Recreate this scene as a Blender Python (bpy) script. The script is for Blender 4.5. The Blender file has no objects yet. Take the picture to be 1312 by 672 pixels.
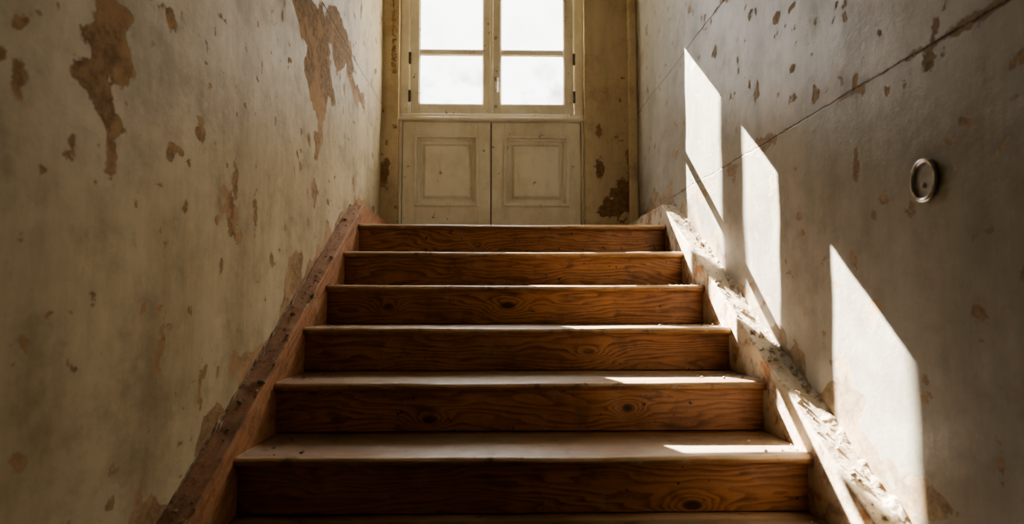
import bpy, bmesh, math, random
from mathutils import Vector, noise, Matrix
random.seed(7)
S = bpy.context.scene
try: S.view_settings.look = 'AgX - Medium High Contrast'
except Exception: pass
EYE = 1.585
# ------------------------------------------------------------------ dims
XL, XR = -0.784, 0.955          # side wall faces
SL, SR = -0.718, 0.882          # stair edges
YB = 4.02                       # back wall face
YF = -1.3                       # wall behind viewer
TREAD, RISE, N = 0.28, 0.165, 12
YTOP = 3.075                    # nosing of the landing
ZL = RISE * N                   # landing height (1.98)
ZC = 4.3
SLOPE = RISE / TREAD
RHO, EL = .445, .892            # sun direction (dx, dz per -dy)

# ------------------------------------------------------------------ node helpers
class NT:
    def __init__(s, name):
        s.mat = bpy.data.materials.new(name); s.mat.use_nodes = True
        s.t = s.mat.node_tree; s.t.nodes.clear()
        s.out = s.t.nodes.new('ShaderNodeOutputMaterial')
        s.tc = s.t.nodes.new('ShaderNodeTexCoord').outputs['Object']
        sp = s.t.nodes.new('ShaderNodeSeparateXYZ'); s.t.links.new(s.tc, sp.inputs[0])
        s.x, s.y, s.z = sp.outputs
    def put(s, sock, v):
        if v is None: return
        if isinstance(v, bpy.types.NodeSocket): s.t.links.new(v, sock)
        else:
            if isinstance(v, (tuple, list)) and len(v) == 3 and sock.type == 'RGBA': v = (*v, 1)
            sock.default_value = v
    def m(s, op, a, b=None, c=None, clamp=False):
        n = s.t.nodes.new('ShaderNodeMath'); n.operation = op; n.use_clamp = clamp
        s.put(n.inputs[0], a); s.put(n.inputs[1], b); s.put(n.inputs[2], c)
        return n.outputs[0]
    def add(s, a, b): return s.m('ADD', a, b)
    def sub(s, a, b): return s.m('SUBTRACT', a, b)
    def mul(s, a, b): return s.m('MULTIPLY', a, b)
    def vec(s, a, b, c):
        n = s.t.nodes.new('ShaderNodeCombineXYZ')
        for i, v in enumerate((a, b, c)): s.put(n.inputs[i], v)
        return n.outputs[0]
    def attr(s, name):
        n = s.t.nodes.new('ShaderNodeAttribute'); n.attribute_name = name
        return n.outputs['Fac']
    def noise(s, v, scale, detail=4, rough=.55, dist=0):
        n = s.t.nodes.new('ShaderNodeTexNoise')
        s.put(n.inputs['Vector'], v); n.inputs['Scale'].default_value = scale
        n.inputs['Detail'].default_value = detail; n.inputs['Roughness'].default_value = rough
        n.inputs['Distortion'].default_value = dist
        return n.outputs[0]
    def step(s, v, lo, hi, a=0., b=1.):
        n = s.t.nodes.new('ShaderNodeMapRange'); n.interpolation_type = 'SMOOTHSTEP'
        s.put(n.inputs[0], v); s.put(n.inputs[1], lo); s.put(n.inputs[2], hi)
        s.put(n.inputs[3], a); s.put(n.inputs[4], b)
        return n.outputs[0]
    def mix(s, f, a, b, mode='MIX'):
        n = s.t.nodes.new('ShaderNodeMix'); n.data_type = 'RGBA'; n.blend_type = mode
        s.put(n.inputs[0], f); s.put(n.inputs[6], a); s.put(n.inputs[7], b)
        return n.outputs[2]
    def nz(s):
        g = s.t.nodes.new('ShaderNodeNewGeometry')
        sp = s.t.nodes.new('ShaderNodeSeparateXYZ'); s.t.links.new(g.outputs['Normal'], sp.inputs[0])
        return sp.outputs[2]
    def finish(s, col, rough, height=None, strength=.5, dist=.01, spec=.5, metal=0):
        p = s.t.nodes.new('ShaderNodeBsdfPrincipled')
        s.put(p.inputs['Base Color'], col); s.put(p.inputs['Roughness'], rough)
        s.put(p.inputs['Metallic'], metal); s.put(p.inputs['Specular IOR Level'], spec)
        if height is not None:
            b = s.t.nodes.new('ShaderNodeBump'); b.inputs['Strength'].default_value = strength
            b.inputs['Distance'].default_value = dist
            s.put(b.inputs['Height'], height); s.t.links.new(b.outputs[0], p.inputs['Normal'])
        s.t.links.new(p.outputs[0], s.out.inputs[0])
        return s.mat

# wall plaster : the 'peel' vertex attribute is the distance (m) to the edge of the fallen paint
def plaster(name, base, base2, grime, peel, seams=(), axis='y', rough=.55, seed=0.):
    t = NT(name)
    h = t.y if axis == 'y' else t.x
    P = t.vec(t.add(h, seed), seed * 1.7, t.z)
    fA = t.noise(P, 30, 6, .74)
    mid = t.noise(P, 4, 6, .68)
    big = t.noise(t.vec(t.mul(h, 4.5), seed, t.mul(t.z, .8)), 1, 6, .72)
    d = t.add(t.attr('peel'), t.mul(t.sub(fA, .5), .075))
    mask = t.step(d, -.001, .001, 1., 0.)
    halo = t.step(d, 0., .12, 1., 0.)
    crackm = 0.
    for (sz, lo, hi) in seams:
        dd = t.m('ABSOLUTE', t.sub(t.z, t.add(sz, t.mul(t.sub(mid, .5), .03))))
        rng = t.mul(t.step(h, lo, lo + .05), t.step(h, hi - .05, hi, 1., 0.))
        crackm = t.m('MAXIMUM', crackm, t.mul(t.mul(t.step(dd, .0012, .004, 1., 0.), t.step(fA, .36, .47)), rng))
    c = t.mix(t.step(big, .38, .60), base, base2)
    c = t.mix(t.mul(t.step(mid, .44, .68), .65), c, grime)
    c = t.mix(t.mul(t.step(big, .54, .72), .45), c, grime)
    c = t.mix(t.mul(t.step(fA, .52, .72), .4), c, grime)
    c = t.mix(t.mul(halo, .35), c, grime)
    pc = t.mix(t.step(fA, .4, .62), peel, tuple(v * .6 for v in peel))
    pc = t.mix(t.mul(t.step(mid, .48, .55), .6), pc, tuple(min(1, v * 1.4) for v in peel))
    c = t.mix(mask, c, pc)
    c = t.mix(t.mul(crackm, .85), c, (.06, .042, .03))
    ht = t.add(t.mul(mask, -.6), t.mul(fA, .5))
    ht = t.add(ht, t.mul(crackm, -.4))
    ht = t.add(ht, t.mul(t.noise(P, 7, 2, .5), .45))
    r = t.add(t.mul(mask, .35), t.add(rough, t.mul(t.sub(mid, .5), .3)))
    return t.finish(c, r, ht, .6, .006, spec=.5)

def fr(y, z, s, seed):
    return noise.noise(Vector((y * s + seed, z * s, seed * 2.3)))
def peel_field(h, z, patches, seams, incline, seed, chip):
    wa = fr(h, z, 6, seed) * .07 + fr(h, z, 14, seed + 5) * .045 + fr(h, z, 30, seed + 8) * .025
    wb = fr(h, z, 6, seed + 20) * .07 + fr(h, z, 14, seed + 25) * .045 + fr(h, z, 30, seed + 28) * .025
    d = .5
    for (a, b, ra, rb) in patches:
        mr = min(ra, rb)
        k = 1. if mr >= .035 else (.35 if mr > .015 else .15)
        dy, dz = (h + wa * k - a) / ra, (z + wb * k - b) / rb
        e = (math.sqrt(dy * dy + dz * dz) - 1) * mr
        if e < d: d = e
    # scattered chips
    c = fr(h, z, 9, seed + 40) + .5 * fr(h, z, 21, seed + 50)
    d = min(d, (chip - c) * .12)
    c2 = fr(h, z, 24, seed + 60)
    d = min(d, (.58 - c2) * .05)
    for (sz, lo, hi) in seams:
        if lo < h < hi:
            c = fr(h, z, 5, seed + 70) + .6 * fr(h, z, 17, seed + 72)
            d = min(d, abs(z - sz) - .026 * (c - .2))
    if incline:
        off, wid = incline
        q = z - (h * SLOPE + off) if h < YTOP + .1 else z - (ZL + .118)
        n = fr(h, z, 5, seed + 80) * .16 + fr(h, z, 13, seed + 82) * .09
        d = min(d, q - wid + n)
    return d

def wood_riser():
    t = NT('riser_wood')
    knots = [(.045, EYE - .022, .06, .026, 1.), (-.46, EYE - .028, .04, .022, .8), (.43, EYE - .355, .035, .022, 1.),
             (-.22, EYE - .39, .04, .02, .9), (.55, EYE - .575, .05, .024, 1.), (-.60, EYE - .30, .03, .018, .6),
             (.35, EYE - .195, .04, .016, .6), (-.5, EYE - .5, .04, .02, .4), (-.1, EYE + .28, .03, .014, .6)]
    rowv = t.m('FLOOR', t.mul(t.z, 1 / RISE))
    n1 = t.noise(t.vec(t.mul(t.x, 1.3), t.mul(rowv, 3.7), t.mul(t.z, 6)), 1, 3, .5)
    n2 = t.noise(t.vec(t.mul(t.x, 5), t.mul(rowv, 2.7), t.mul(t.z, 60)), 1, 3, .6)
    F = t.add(t.mul(t.z, 42.), t.add(t.mul(n1, 15.), t.mul(n2, 1.1)))
    core = 0.
    for (kx, kz, rx, rz, s) in knots:
        e = t.add(t.m('POWER', t.mul(t.sub(t.x, kx), 1 / rx), 2.), t.m('POWER', t.mul(t.sub(t.z, kz), 1 / rz), 2.))
        F = t.add(F, t.mul(t.m('EXPONENT', t.mul(e, -.45)), 4.5 * s))
        core = t.m('MAXIMUM', core, t.mul(t.step(e, .06, .55, 1., 0.), s))
    ring = t.m('FRACT', F)
    band = t.mul(t.step(ring, .2, .9), t.step(ring, .92, 1., 1., 0.))
    fib = t.noise(t.vec(t.mul(t.x, 12), 0., t.mul(t.z, 300)), 1, 3, .6)
    blot = t.noise(t.vec(t.x, rowv, t.mul(t.z, 2)), 2.4, 5, .65)
    c = t.mix(t.step(blot, .3, .7), (.50, .235, .105), (.33, .145, .065))
    c = t.mix(t.mul(t.mul(band, t.step(n2, .3, .65, .45, .9)), .88), c, (.11, .040, .018))
    c = t.mix(t.mul(t.step(fib, .45, .8), .45), c, (.15, .058, .027))
    c = t.mix(t.mul(core, .92), c, (.03, .013, .008))
    sp = t.noise(t.tc, 9, 6, .7)
    c = t.mix(t.mul(t.step(sp, .52, .68), .5), c, (.085, .042, .025))
    c = t.mix(t.mul(t.step(sp, .46, .30), .45), c, (.42, .30, .20))
    c = t.mix(t.step(t.noise(t.tc, 42, 2, .5), .72, .74), c, (.03, .015, .01))
    return t.finish(c, t.add(.34, t.mul(blot, .25)), t.add(fib, t.mul(sp, .7)), .35, .003)

def wood_tread():
    t = NT('tread_wood')
    fib = t.noise(t.vec(t.mul(t.x, 6), t.mul(t.y, 200), t.mul(t.z, 200)), 1, 4, .65)
    n1 = t.noise(t.vec(t.mul(t.x, 1.2), t.mul(t.y, 14), t.mul(t.z, 14)), 1, 4, .6)
    ring = t.m('FRACT', t.add(t.mul(t.y, 25.), t.mul(n1, 9.)))
    band = t.mul(t.step(ring, .3, .88), t.step(ring, .9, 1., 1., 0.))
    b2 = t.noise(t.vec(t.mul(t.x, 2.5), t.mul(t.y, 6), t.z), 1, 6, .68)
    c = t.mix(t.step(n1, .35, .65), (.44, .235, .11), (.29, .15, .072))
    c = t.mix(t.mul(band, .5), c, (.12, .055, .027))
    c = t.mix(t.mul(t.step(fib, .48, .8), .5), c, (.09, .045, .024))
    nz = t.nz()
    dust = t.mul(t.step(nz, .9, .99), t.step(b2, .3, .65, .2, .85))
    c = t.mix(dust, c, (.36, .305, .24))
    edge = t.mul(t.mul(t.step(nz, .1, .5), t.step(nz, .95, .995, 1., 0.)), t.step(b2, .35, .6, .45, .95))
    c = t.mix(edge, c, (.74, .56, .38))
    sp = t.noise(t.tc, 18, 5, .68)
    c = t.mix(t.mul(t.step(sp, .56, .70), .45), c, (.48, .41, .32))
    c = t.mix(t.mul(t.step(sp, .44, .3), .6), c, (.07, .04, .026))
    return t.finish(c, t.add(.22, t.mul(b2, .35)), t.add(fib, t.mul(b2, .8)), .4, .003)

def stringer_mat(name, amount, wood, pale, top):
    t = NT(name)
    fib = t.noise(t.vec(t.mul(t.x, 30), t.mul(t.add(t.y, t.mul(t.z, .6)), 6), t.mul(t.sub(t.z, t.mul(t.y, SLOPE)), 90)), 1, 4, .6)
    b = t.noise(t.tc, 8, 7, .7)
    c = t.mix(t.step(fib, .4, .7), wood, tuple(v * .6 for v in wood))
    up = t.step(t.nz(), .5, .8)
    f = t.m('MAXIMUM', t.mul(up, top), t.step(b, .62 - amount * .3, .72 - amount * .3))
    c = t.mix(f, c, pale)
    sp = t.noise(t.tc, 20, 5, .68)
    c = t.mix(t.mul(t.step(sp, .5, .66), .6), c, tuple(v * .4 for v in wood))
    return t.finish(c, .75, t.add(b, t.add(sp, t.mul(fib, .4))), .55, .007)

def paint(name, base, grimec, chip=.66, dark=(.22, .14, .085)):
    t = NT(name)
    a = t.noise(t.tc, 3, 6, .68); b = t.noise(t.vec(t.mul(t.x, 16), t.mul(t.y, 16), t.mul(t.z, 4)), 1, 5, .65)
    c = t.mix(t.mul(t.step(a, .4, .66), .5), base, grimec)
    c = t.mix(t.mul(t.step(b, .48, .70), .4), c, grimec)
    f = t.noise(t.tc, 19, 6, .72)
    ch = t.step(f, chip, chip + .02)
    c = t.mix(ch, c, dark)
    return t.finish(c, t.add(.4, t.mul(a, .3)), t.add(t.mul(ch, -1.), t.mul(f, .5)), .4, .003)

# ------------------------------------------------------------------ mesh helpers
def obj(name, bm, mat, parent=None, bevel=0, seg=2, smooth=False):
    me = bpy.data.meshes.new(name); bm.normal_update(); bm.to_mesh(me); bm.free()
    o = bpy.data.objects.new(name, me); S.collection.objects.link(o)
    if mat: me.materials.append(mat)
    if parent: o.parent = parent
    if bevel:
        b = o.modifiers.new('bevel', 'BEVEL'); b.width = bevel; b.segments = seg; b.limit_method = 'ANGLE'
    if smooth:
        for p in me.polygons: p.use_smooth = True
    return o
def empty(name):
    o = bpy.data.objects.new(name, None); S.collection.objects.link(o); return o
def box(bm, x0, x1, y0, y1, z0, z1):
    vs = [bm.verts.new((x, y, z)) for x in (x0, x1) for y in (y0, y1) for z in (z0, z1)]
    for f in ((0, 1, 3, 2), (4, 6, 7, 5), (0, 4, 5, 1), (2, 3, 7, 6), (0, 2, 6, 4), (1, 5, 7, 3)):
        bm.faces.new([vs[i] for i in f])
def boxes(name, lst, mat, parent=None, bevel=0, seg=2):
    bm = bmesh.new()
    for b in lst: box(bm, *b)
    return obj(name, bm, mat, parent, bevel, seg)
def cyl(bm, p0, p1, r, seg=12, r2=None):
    p0, p1 = Vector(p0), Vector(p1); ax = (p1 - p0)
    q = ax.to_track_quat('Z', 'Y').to_matrix().to_4x4()
    mt = Matrix.Translation((p0 + p1) / 2) @ q
    bmesh.ops.create_cone(bm, cap_ends=True, segments=seg, radius1=r, radius2=r if r2 is None else r2, depth=ax.length, matrix=mt)

def set_peel(o, vals):
    a = o.data.attributes.new('peel', 'FLOAT', 'POINT'); a.data.foreach_set('value', vals)

def side_wall(name, X, out, mat, patches, seams, incline, seed, chip):
    ys = []; y = YF
    while y < YB + .06: ys.append(y); y += .06 if y < .3 else .012
    ys.append(YB + .06)
    zs = []; z = 0.
    while z < ZC: zs.append(z); z += .05 if (z < .7 or z > 3.9) else .012
    zs.append(ZC)
    vs, vals = [], []
    for y in ys:
        for z in zs:
            d = noise.noise(Vector((X * 3, y * 1.3, z * 1.3))) * .008 + noise.noise(Vector((X, y * 5, z * 5))) * .003
            vs.append((X + out * (d + .006), y, z))
            vals.append(peel_field(y, z, patches, seams, incline, seed, chip) if y > .25 and z > .6 else .2)
    m = len(zs); fs = []
    for i in range(len(ys) - 1):
        for j in range(m - 1):
            q = [i * m + j, (i + 1) * m + j, (i + 1) * m + j + 1, i * m + j + 1]
            if out > 0: q.reverse()
            fs.append(q)
    me = bpy.data.meshes.new(name); me.from_pydata(vs, [], fs); me.update()
    me.materials.append(mat)
    me.polygons.foreach_set('use_smooth', [True] * len(me.polygons))
    o = bpy.data.objects.new(name, me); S.collection.objects.link(o)
    set_peel(o, vals)
    s = o.modifiers.new('solid', 'SOLIDIFY'); s.thickness = .15; s.offset = -1
    return o

# ------------------------------------------------------------------ materials
L_patches = [(1.215, 2.125, .07, .08), (1.185, 2.0, .045, .05), (1.225, 1.90, .018, .06), (1.58, 2.018, .028, .030), (1.78, 1.85, .05, .08),
             (1.80, 1.95, .02, .05), (1.954, 1.853, .010, .07), (2.60, 2.62, .18, .22), (2.95, 2.87, .28, .13), (2.62, 2.35, .07, .14),
             (2.50, 2.78, .24, .13), (1.432, 1.463, .016, .065), (2.35, 1.69, .07, .09), (1.42, 2.26, .024, .03), (1.107, 1.874, .012, .013),
             (1.02, 1.51, .012, .014), (1.02, 1.318, .014, .016), (1.41, 1.742, .010, .010), (1.39, 1.10, .04, .05),
             (2.58, 2.06, .04, .08), (1.63, 1.35, .010, .05), (3.3, 2.75, .2, .05), (.98, 1.95, .014, .03), (2.72, 2.55, .10, .06)]
R_patches = [(2.10, 2.15, .10, .030), (1.569, 1.934, .020, .034), (1.56, 1.97, .012, .025), (1.265, 2.13, .016, .03), (1.25, 2.19, .010, .02),
             (2.8, 2.12, .2, .036), (1.38, 1.12, .14, .05), (1.137, 1.265, .010, .03), (1.58, 1.68, .010, .03),
             (1.75, 2.2, .025, .016), (2.4, 2.13, .07, .025), (1.5, 1.8, .010, .012), (3.4, 2.1, .1, .05), (1.14, 1.78, .010, .012)]
B_patches = [(.86, 2.28, .07, .14), (.78, 2.18, .12, .06), (.70, 2.48, .025, .06), (-.76, 2.45, .03, .1), (.92, 2.5, .03, .12), (.70, 2.75, .018, .05)]
mL = plaster('plaster_left', (.69, .62, .455), (.56, .495, .35), (.27, .215, .14), (.36, .245, .145), [(2.92, 2.1, 4.1)], 'y', .55, 0.)
mR = plaster('plaster_right', (.55, .54, .50), (.45, .445, .41), (.25, .23, .19), (.36, .275, .19), [(2.152, .3, 3.3), (2.86, 1.2, 4.1)], 'y', .34, 5.)
mB = plaster('plaster_back', (.80, .70, .50), (.68, .58, .40), (.38, .28, .165), (.32, .205, .115), (), 'x', .6, 2.)
mRis, mTr = wood_riser(), wood_tread()
mSL = stringer_mat('stringer_wood', .15, (.42, .21, .11), (.38, .28, .19), .25)
mSR = stringer_mat('stringer_dusty', .75, (.48, .28, .16), (.62, .54, .43), .8)
mDoor = paint('old_cream_paint', (.90, .86, .75), (.64, .57, .44), .65)
mWin = paint('window_paint', (.90, .86, .75), (.66, .59, .45), .64)
def rubmat(nm, a, b):
    t = NT(nm); rb = t.noise(t.tc, 14, 5, .7)
    return t.finish(t.mix(t.step(rb, .48, .66), a, b), .9, t.noise(t.tc, 80, 4, .75), .9, .006)
mRub = rubmat('rubble', (.56, .49, .39), (.26, .18, .115)); mRubL = rubmat('rubble_brown', (.38, .29, .20), (.17, .105, .07))
t = NT('aged_metal'); rb = t.noise(t.tc, 60, 4, .6)
mMet = t.finish(t.mix(t.step(rb, .4, .65), (.76, .77, .79), (.40, .38, .35)), .22, rb, .2, .002, metal=1.)
t = NT('dull_metal'); rb = t.noise(t.tc, 50, 4, .6)
mDull = t.finish(t.mix(t.step(rb, .4, .65), (.48, .49, .49), (.38, .37, .35)), .4, rb, .2, .002, metal=.3)
t = NT('dark_iron'); mIron = t.finish((.08, .06, .045), .6, t.noise(t.tc, 80, 3), .3, .002, metal=.4)
t = NT('ceiling_plaster'); mCe = t.finish(t.mix(t.noise(t.tc, 3, 5), (.30, .26, .19), (.22, .18, .13)), .8)
t = NT('dark_wood_panelling'); mDk = t.finish(t.mix(t.noise(t.tc, 3, 5), (.06, .04, .025), (.035, .022, .015)), .6)
t = NT('gravel_ground'); mGr = t.finish(t.mix(t.noise(t.tc, 6, 6), (.35, .33, .28), (.22, .21, .17)), .9)
t = NT('dusty_glass')
tr = t.t.nodes.new('ShaderNodeBsdfTransparent'); gl = t.t.nodes.new('ShaderNodeBsdfGlossy'); gl.inputs['Roughness'].default_value = .05
df = t.t.nodes.new('ShaderNodeBsdfDiffuse'); df.inputs['Color'].default_value = (.50, .52, .52, 1)
m1 = t.t.nodes.new('ShaderNodeMixShader'); m2 = t.t.nodes.new('ShaderNodeMixShader'); m1.inputs[0].default_value = .05
t.t.links.new(tr.outputs[0], m1.inputs[1]); t.t.links.new(gl.outputs[0], m1.inputs[2])
dirt = t.mul(t.step(t.noise(t.tc, 6, 3, .6), .42, .72), t.step(t.z, 3.0, 3.4, .4, .05))
t.put(m2.inputs[0], dirt); t.t.links.new(m1.outputs[0], m2.inputs[1]); t.t.links.new(df.outputs[0], m2.inputs[2])
t.t.links.new(m2.outputs[0], t.out.inputs[0]); mGlass = t.mat

# ------------------------------------------------------------------ room shell
INC = ZL - YTOP * SLOPE
side_wall('wall_left', XL, -1, mL, L_patches, [(2.92, 2.1, 4.1)], (INC + .05, .035), 0., .62)
side_wall('wall_right', XR, 1, mR, R_patches, [(2.152, .3, 3.3), (2.86, 1.2, 4.1)], (INC + .066, .09), 5., .66)
OX0, OX1, OZ = -.677, .600, EYE + 2.50
bm = bmesh.new()
for b in [(XL - .15, OX0, YB, YB + .3, 0, ZC), (OX1, XR + .15, YB, YB + .3, 0, ZC),
          (OX0, OX1, YB, YB + .3, OZ, ZC), (OX0, OX1, YB, YB + .3, 0, ZL - .03)]: box(bm, *b)
for zc in [ZL + .02 * i for i in range(0, 60)]:
    bmesh.ops.bisect_plane(bm, geom=bm.verts[:] + bm.edges[:] + bm.faces[:], plane_co=(0, 0, zc), plane_no=(0, 0, 1))
for xc in [OX1 + .02 * i for i in range(1, 18)] + [OX0 - .02 * i for i in range(1, 6)]:
    bmesh.ops.bisect_plane(bm, geom=bm.verts[:] + bm.edges[:] + bm.faces[:], plane_co=(xc, 0, 0), plane_no=(1, 0, 0))
wb = obj('wall_back', bm, mB)
set_peel(wb, [peel_field(v.co.x, v.co.z, B_patches, (), None, 2., .72) for v in wb.data.vertices])
tr1 = boxes('trim_1', [(.900, .960, YB - .03, YB + .01, ZL, ZC)], mB, bevel=.01, seg=3)
set_peel(tr1, [.2] * len(tr1.data.vertices))
boxes('wall_front', [(XL - .15, XR + .15, YF - .15, YF, 0, ZC)], mDk)
boxes('floor', [(XL - .15, XR + .15, YF - .15, YB + .3, -.1, 0)], mTr)
boxes('ceiling', [(XL - .15, XR + .15, YF - .15, YB + .3, ZC, ZC + .12)], mCe)
boxes('ground', [(-30, 30, YB + .31, 60, 1.3, 1.5)], mGr)

# ------------------------------------------------------------------ staircase
stairs = empty('staircase')
def tread(i, yn, z, depth):
    bm = bmesh.new(); th = .03; n = 110
    prof = []
    for k in range(9):
        a = math.pi * (.5 + k / 8)
        prof.append((th / 2 + math.cos(a) * th / 2, -th / 2 + math.sin(a) * th / 2))
    prof = [(depth, 0.)] + [(depth * f, 0.) for f in (.75, .5, .25)] + prof + [(depth, -th)]
    rings = []
    for s in range(n + 1):
        u = s / n; x = SL + (SR - SL) * u
        ring = []
        wear = .006 * math.exp(-((u - .5) / .28) ** 2)
        chip = max(0, noise.noise(Vector((x * 9, i * 7.7, 3))) - .35) * .02
        for (py, pz) in prof:
            e = max(0, 1 - py / .10)
            nn = noise.noise(Vector((x * 2.5, i * 5.1, 0))) * .005 + noise.noise(Vector((x * 14, i * 3.1, pz * 30))) * .003
            yy = yn + py + e * (nn + wear * .6 + chip)
            zz = z + pz - (wear * e if pz > -th / 2 else 0) + (noise.noise(Vector((x * 3, yy * 4, i * 1.))) * .002 if pz > -th * .4 else 0)
            ring.append(bm.verts.new((x, yy, zz)))
        rings.append(ring)
    m = len(prof)
    for s in range(n):
        for k in range(m):
            bm.faces.new((rings[s][k], rings[s][(k + 1) % m], rings[s + 1][(k + 1) % m], rings[s + 1][k]))
    bm.faces.new(rings[0][::-1]); bm.faces.new(rings[-1])
    bmesh.ops.recalc_face_normals(bm, faces=bm.faces)
    return obj('tread_%d' % i, bm, mTr, stairs, smooth=True)
for i in range(N):
    yn = YTOP - TREAD * i; z = ZL - RISE * i
    tread(i + 1, yn, z, TREAD + .03 if i else .16)
    boxes('riser_%d' % (i + 1), [(SL, SR, yn + .030, yn + .05, z - RISE + .002, z - .028)], mRis, stairs, bevel=.002)
lst = []; y = YTOP + .162
while y < YB - .01:
    lst.append((XL, XR, y, min(y + .13, YB), ZL - .03, ZL)); y += .133
boxes('landing_boards', lst, mTr, stairs, bevel=.003)

def stringer(name, x0, x1, u, mat):
    y0 = YTOP - TREAD * N - .02
    f = lambda y: ZL + (y - YTOP) * SLOPE + u
    ztop = ZL + .118; yk = YTOP + (ztop - ZL - u) / SLOPE
    ys = [y0 + (yk - y0) * k / 90 for k in range(91)]
    pts = [(y, f(y)) for y in ys] + [(yk + (YB - yk) * k / 20, ztop) for k in range(1, 21)]
    bm = bmesh.new(); rows = []
    for (y, z) in pts:
        lo = max(0, z - .36)
        j = noise.noise(Vector((x0, y * 6, 1))) * .004; k2 = noise.noise(Vector((x1, y * 17, 4))) * .005
        inner = x1 if x1 < 0 else x0
        r = []
        for (x, zz) in ((x0, lo), (x1, lo), (x1, z + j + (k2 if x1 == inner else 0)), (x0, z + j + (k2 if x0 == inner else 0))):
            r.append(bm.verts.new((x, y, zz)))
        rows.append(r)
    for a, b in zip(rows, rows[1:]):
        for k in range(4):
            bm.faces.new((a[k], a[(k + 1) % 4], b[(k + 1) % 4], b[k]))
    bm.faces.new(rows[0]); bm.faces.new(rows[-1][::-1])
    bmesh.ops.recalc_face_normals(bm, faces=bm.faces)
    obj(name, bm, mat, stairs, bevel=.006, seg=2)
    return f, yk, ztop
fL, ykL, ztL = stringer('stringer_left', XL - .005, SL, .045, mSL)
fR, ykR, ztR = stringer('stringer_right', SR, XR + .005, .066, mSR)

def rubble(name, wall, sgn, f, yk, zt, wid, hgt, rough, count, mat):
    bm = bmesh.new(); n = 900; K = 7; y0 = -.3; rows = []
    for i in range(n + 1):
        y = y0 + (YB - .01 - y0) * i / n
        z = min(f(y), zt)
        a = .5 + .6 * noise.noise(Vector((wall * 3, y * 5, 0))) + .4 * noise.noise(Vector((wall, y * 19, 2)))
        b = .45 + .6 * noise.noise(Vector((wall * 5, y * 6, 7))) + .4 * noise.noise(Vector((wall, y * 24, 5)))
        a = max(.1, a); b = max(.08, b)
        w = wid * a; h = hgt * b; r = []
        for k in range(K + 1):
            u = k / K
            px = wall + sgn * .014 - sgn * (w + .014) * u
            pz = z - .004 + h * (1 - u) ** 1.3
            s = rough if 0 < k < K else .2 * rough
            pz += s * (noise.noise(Vector((y * 45, u * 4, wall * 7))) * .010 + noise.noise(Vector((y * 110, u * 9, wall))) * .004)
            px += s * noise.noise(Vector((y * 60, u * 5, wall * 3 + 4))) * .007
            r.append(bm.verts.new((px, y, pz)))
        rows.append(r)
    for a, b in zip(rows, rows[1:]):
        for k in range(K): bm.faces.new((a[k], a[k + 1], b[k + 1], b[k]))
    bmesh.ops.recalc_face_normals(bm, faces=bm.faces)
    def crumb(x, y, z, r):
        res = bmesh.ops.create_icosphere(bm, subdivisions=2 if r > .005 else 1, radius=r, matrix=Matrix.Translation((x, y, z + r * .5)) @ Matrix.Rotation(random.random() * 3, 4, 'X') @ Matrix.Diagonal((1, random.uniform(.6, 1.3), random.uniform(.5, .8), 1)))
        sd = random.random() * 50
        for v in res['verts']:
            v.co += Vector((noise.noise(v.co * 120 + Vector((sd, 0, 0))), noise.noise(v.co * 120 + Vector((0, sd, 0))), noise.noise(v.co * 120 + Vector((0, 0, sd))))) * r * .8
    for i in range(count):
        y = random.uniform(.6, 3.3); z = min(f(y), zt)
        crumb(wall - sgn * random.uniform(.01, .066), y, z, random.choice((.002, .002, .003, .003, .004, .005, .009)))
    for i in range(count):
        k = random.randint(0, 9); z = ZL - RISE * k; y = YTOP - TREAD * k + random.uniform(.02, .27)
        edge = SL if sgn < 0 else SR
        crumb(edge - sgn * abs(random.gauss(0, .10)) - sgn * .008, y, z, random.choice((.0015, .002, .003, .003, .005)))
    return obj(name, bm, mat, smooth=False)
rubble('plaster_rubble', XL, -1, fL, ykL, ztL, .020, .020, .6, 140, mRubL)
rubble('plaster_rubble.001', XR, 1, fR, ykR, ztR, .042, .040, .65, 240, mRub)

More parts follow.
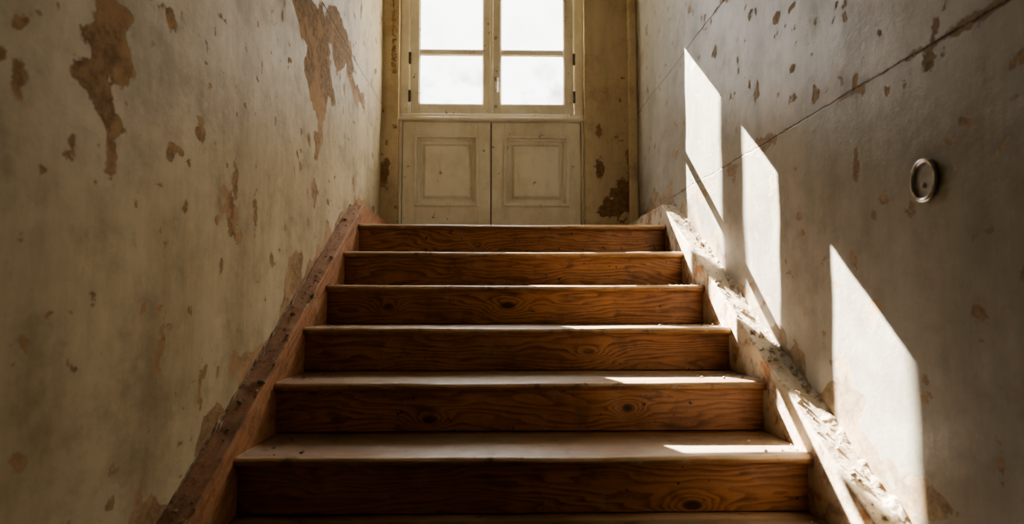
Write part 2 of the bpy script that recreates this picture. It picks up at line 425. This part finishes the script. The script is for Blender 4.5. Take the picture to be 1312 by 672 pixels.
# ------------------------------------------------------------------ door (lower panelled leaves)
door = empty('door_1')
yd = 4.085
def leaf(nm, x0, x1):
    z0, z1 = ZL + .004, 2.822
    px0, px1, pz0, pz1 = x0 + .088, x1 - .088, 2.235, 2.722
    boxes(nm + '_frame', [(x0, px0, yd, yd + .045, z0, z1), (px1, x1, yd, yd + .045, z0, z1),
                          (px0, px1, yd, yd + .045, z0, pz0), (px0, px1, yd, yd + .045, pz1, z1)], mDoor, door, bevel=.003)
    def ring(a, yy0, yy1, w):
        return [(px0 + a, px0 + a + w, yy0, yy1, pz0 + a, pz1 - a), (px1 - a - w, px1 - a, yy0, yy1, pz0 + a, pz1 - a),
                (px0 + a, px1 - a, yy0, yy1, pz0 + a, pz0 + a + w), (px0 + a, px1 - a, yy0, yy1, pz1 - a - w, pz1 - a)]
    boxes(nm + '_moulding', ring(-.006, yd - .018, yd + .03, .02), mDoor, door, bevel=.006, seg=3)
    boxes(nm + '_moulding_inner', ring(.014, yd + .004, yd + .04, .014), mDoor, door, bevel=.004, seg=2)
    boxes(nm + '_field', [(px0 - .01, px1 + .01, yd + .030, yd + .044, pz0 - .01, pz1 + .01)], mDoor, door)
    bm = bmesh.new(); o, i_ = .05, .068
    a = [(px0 + o, yd + .031, pz0 + o), (px1 - o, yd + .031, pz0 + o), (px1 - o, yd + .031, pz1 - o), (px0 + o, yd + .031, pz1 - o)]
    c = [(px0 + i_, yd + .004, pz0 + i_), (px1 - i_, yd + .004, pz0 + i_), (px1 - i_, yd + .004, pz1 - i_), (px0 + i_, yd + .004, pz1 - i_)]
    A = [bm.verts.new(v) for v in a]; C = [bm.verts.new(v) for v in c]
    bm.faces.new(C)
    for k in range(4): bm.faces.new((A[k], A[(k + 1) % 4], C[(k + 1) % 4], C[k]))
    bmesh.ops.recalc_face_normals(bm, faces=bm.faces)
    obj(nm + '_panel', bm, mDoor, door)
leaf('leaf_left', -.655, -.048); leaf('leaf_right', -.040, .578)
boxes('jambs', [(OX0, -.660, yd - .02, yd + .08, ZL, 2.825), (.583, OX1, yd - .02, yd + .08, ZL, 2.825)], mDoor, door, bevel=.003)
boxes('light_stop', [(OX0, OX1, yd + .048, yd + .075, ZL - .02, 2.86)], mIron, door)  # added sheet that stops daylight leaking through the leaf gaps
boxes('threshold', [(OX0, OX1, YB, yd + .09, ZL - .03, ZL + .001)], mTr, door)

# ------------------------------------------------------------------ window
win = empty('window_1')
boxes('ledge', [(OX0 - .012, OX1 + .012, yd - .045, yd + .09, 2.826, 2.848), (OX0, OX1, yd - .028, yd + .09, 2.848, 2.874)], mWin, win, bevel=.007, seg=3)
ztop = EYE + 2.475
boxes('outer_frame', [(OX0, -.612, yd - .012, yd + .09, 2.874, ztop), (.538, OX1, yd - .012, yd + .09, 2.874, ztop),
                      (OX0, OX1, yd - .012, yd + .09, ztop - .03, OZ)], mWin, win, bevel=.006, seg=2)
boxes('frame_backing', [(-.615, -.600, yd + .036, yd + .06, 2.874, ztop), (.526, .541, yd + .036, yd + .06, 2.874, ztop)], mWin, win)
def sash(nm, x0, x1, g0, g1):
    z0, z1 = 2.878, ztop - .035; gz0 = 2.950; gz1 = EYE + 2.365; zm = EYE + 1.735
    y0, y1 = yd + .0, yd + .034
    boxes(nm + '_sash', [(x0, g0, y0, y1, z0, z1), (g1, x1, y0, y1, z0, z1), (g0, g1, y0, y1, z0, gz0), (g0, g1, y0, y1, gz1, z1)], mWin, win, bevel=.004)
    w = .007
    for k, (a, b) in enumerate(((gz0, zm - .018), (zm + .018, gz1))):
        boxes(nm + '_bead_%d' % k, [(g0, g0 + w, y0 + .010, y1 - .006, a, b), (g1 - w, g1, y0 + .010, y1 - .006, a, b),
              (g0, g1, y0 + .010, y1 - .006, a, a + w), (g0, g1, y0 + .010, y1 - .006, b - w, b)], mWin, win, bevel=.003)
    boxes(nm + '_muntin', [(g0, g1, y0 + .006, y1 - .004, zm - .018, zm + .018)], mWin, win, bevel=.005)
    boxes(nm + '_glass', [(g0, g1, y0 + .018, y0 + .021, gz0, gz1)], mGlass, win)
sash('left', -.606, -.048, -.545, -.100)
sash('right', -.036, .532, .022, .465)
boxes('meeting_bead', [(-.054, -.030, yd - .014, yd + .036, 2.88, ztop - .035)], mWin, win, bevel=.006, seg=3)
bm = bmesh.new()
hz = 3.085
cyl(bm, (-.005, yd - .004, hz - .05), (-.005, yd - .004, hz + .05), .011, 10)
cyl(bm, (-.005, yd, hz), (-.005, yd - .045, hz), .007, 10)
cyl(bm, (-.005, yd - .045, hz + .012), (-.005, yd - .045, hz - .058), .009, 10, .006)
for zz in (3.13, 3.42, 2.93): cyl(bm, (-.012, yd - .016, zz), (-.012, yd - .002, zz), .012, 10)
obj('latch_handle', bm, mDull, win, smooth=False)
bm = bmesh.new()
for xx in (-.609, .535):
    for zz in (3.0, 3.27, 3.75): cyl(bm, (xx, yd - .012, zz - .04), (xx, yd - .012, zz + .04), .009, 10)
obj('hinges', bm, mIron, win)

# ------------------------------------------------------------------ ring set in right wall
ring = empty('wall_ring')
ry, rz = 1.298, EYE + .268
bpy.ops.mesh.primitive_torus_add(major_radius=.041, minor_radius=.0055, major_segments=64, minor_segments=14)
o = bpy.context.object; o.name = 'ring_loop'; o.data.materials.append(mMet); o.rotation_euler = (0, math.radians(90), 0)
o.location = (XR - .002, ry, rz); o.parent = ring; o.scale = (1.08, .9, 1)
for p in o.data.polygons: p.use_smooth = True
bm = bmesh.new(); cyl(bm, (XR + .012, ry, rz), (XR + .001, ry, rz), .036, 32, .036)
obj('back_plate', bm, mDull, ring)
bm = bmesh.new()
bmesh.ops.create_uvsphere(bm, u_segments=16, v_segments=10, radius=.007, matrix=Matrix.Translation((XR + .002, ry + .004, rz - .012)))
obj('centre_stud', bm, mDull, ring, smooth=True)

# ------------------------------------------------------------------ unseen sun blocker added outside, splits the sunlight into shafts
Lp = 3.0; yp = 4.1 + Lp; Xp = .203 - RHO * Lp
shadow_post = empty('sun_blocker')
bm = bmesh.new(); cyl(bm, (Xp, yp, 1.5), (Xp, yp, 7.6), .05, 16); cyl(bm, (Xp, yp, 1.5), (Xp, yp, 1.52), .12, 16)
obj('shadow_post', bm, mIron, shadow_post)
x1 = -.255 - RHO * Lp; x0 = -.62 - RHO * Lp
boxes('shadow_board', [(x0, x1, yp - .012, yp + .012, EYE + 4.50, EYE + 5.25)], mDk, shadow_post, bevel=.004)  # added out of view to end the last sun shaft on the wall
boxes('blocker_bracket', [(x0, Xp, yp - .015, yp + .015, EYE + 5.25, EYE + 5.29)], mIron, shadow_post, bevel=.004)

# ------------------------------------------------------------------ light
sun = bpy.data.lights.new('sun', 'SUN'); sun.energy = 92; sun.angle = math.radians(.2); sun.color = (1, .90, .73)
so = bpy.data.objects.new('sun', sun); S.collection.objects.link(so)
so.rotation_euler = Vector((RHO, -1, -EL)).to_track_quat('-Z', 'Y').to_euler()
so.location = (-3, 10, 9)
# hazy sky : softer towards the horizon, bright overhead
w = bpy.data.worlds.new('World'); S.world = w; w.use_nodes = True
wt = w.node_tree; bg = wt.nodes['Background']; bg.inputs[0].default_value = (1, .99, .965, 1)
tcw = wt.nodes.new('ShaderNodeTexCoord'); spw = wt.nodes.new('ShaderNodeSeparateXYZ'); mr = wt.nodes.new('ShaderNodeMapRange')
wt.links.new(tcw.outputs['Generated'], spw.inputs[0]); wt.links.new(spw.outputs[2], mr.inputs[0])
mr.interpolation_type = 'SMOOTHSTEP'
for i, v in ((1, .44), (2, .80), (3, 5.), (4, 34.)): mr.inputs[i].default_value = v
wt.links.new(mr.outputs[0], bg.inputs[1])
pl = bpy.data.lights.new('window_portal', 'AREA'); pl.shape = 'RECTANGLE'; pl.size = 1.25; pl.size_y = 1.25
po = bpy.data.objects.new('window_portal', pl); S.collection.objects.link(po)
po.location = (-.04, 4.20, 3.47); po.rotation_euler = (math.radians(-90), 0, 0)
pl.cycles.is_portal = True

# ------------------------------------------------------------------ camera
cam = bpy.data.cameras.new('camera'); co = bpy.data.objects.new('camera', cam); S.collection.objects.link(co)
cam.sensor_width = 36; cam.lens = 36 * 765 / 1312
co.location = (0, 0, EYE)
co.rotation_euler = (math.radians(90 + 3.67), 0, math.radians(-1.42))
cam.clip_start = .02
cam.dof.use_dof = True; cam.dof.focus_distance = 2.4; cam.dof.aperture_fstop = 2.2
S.camera = co
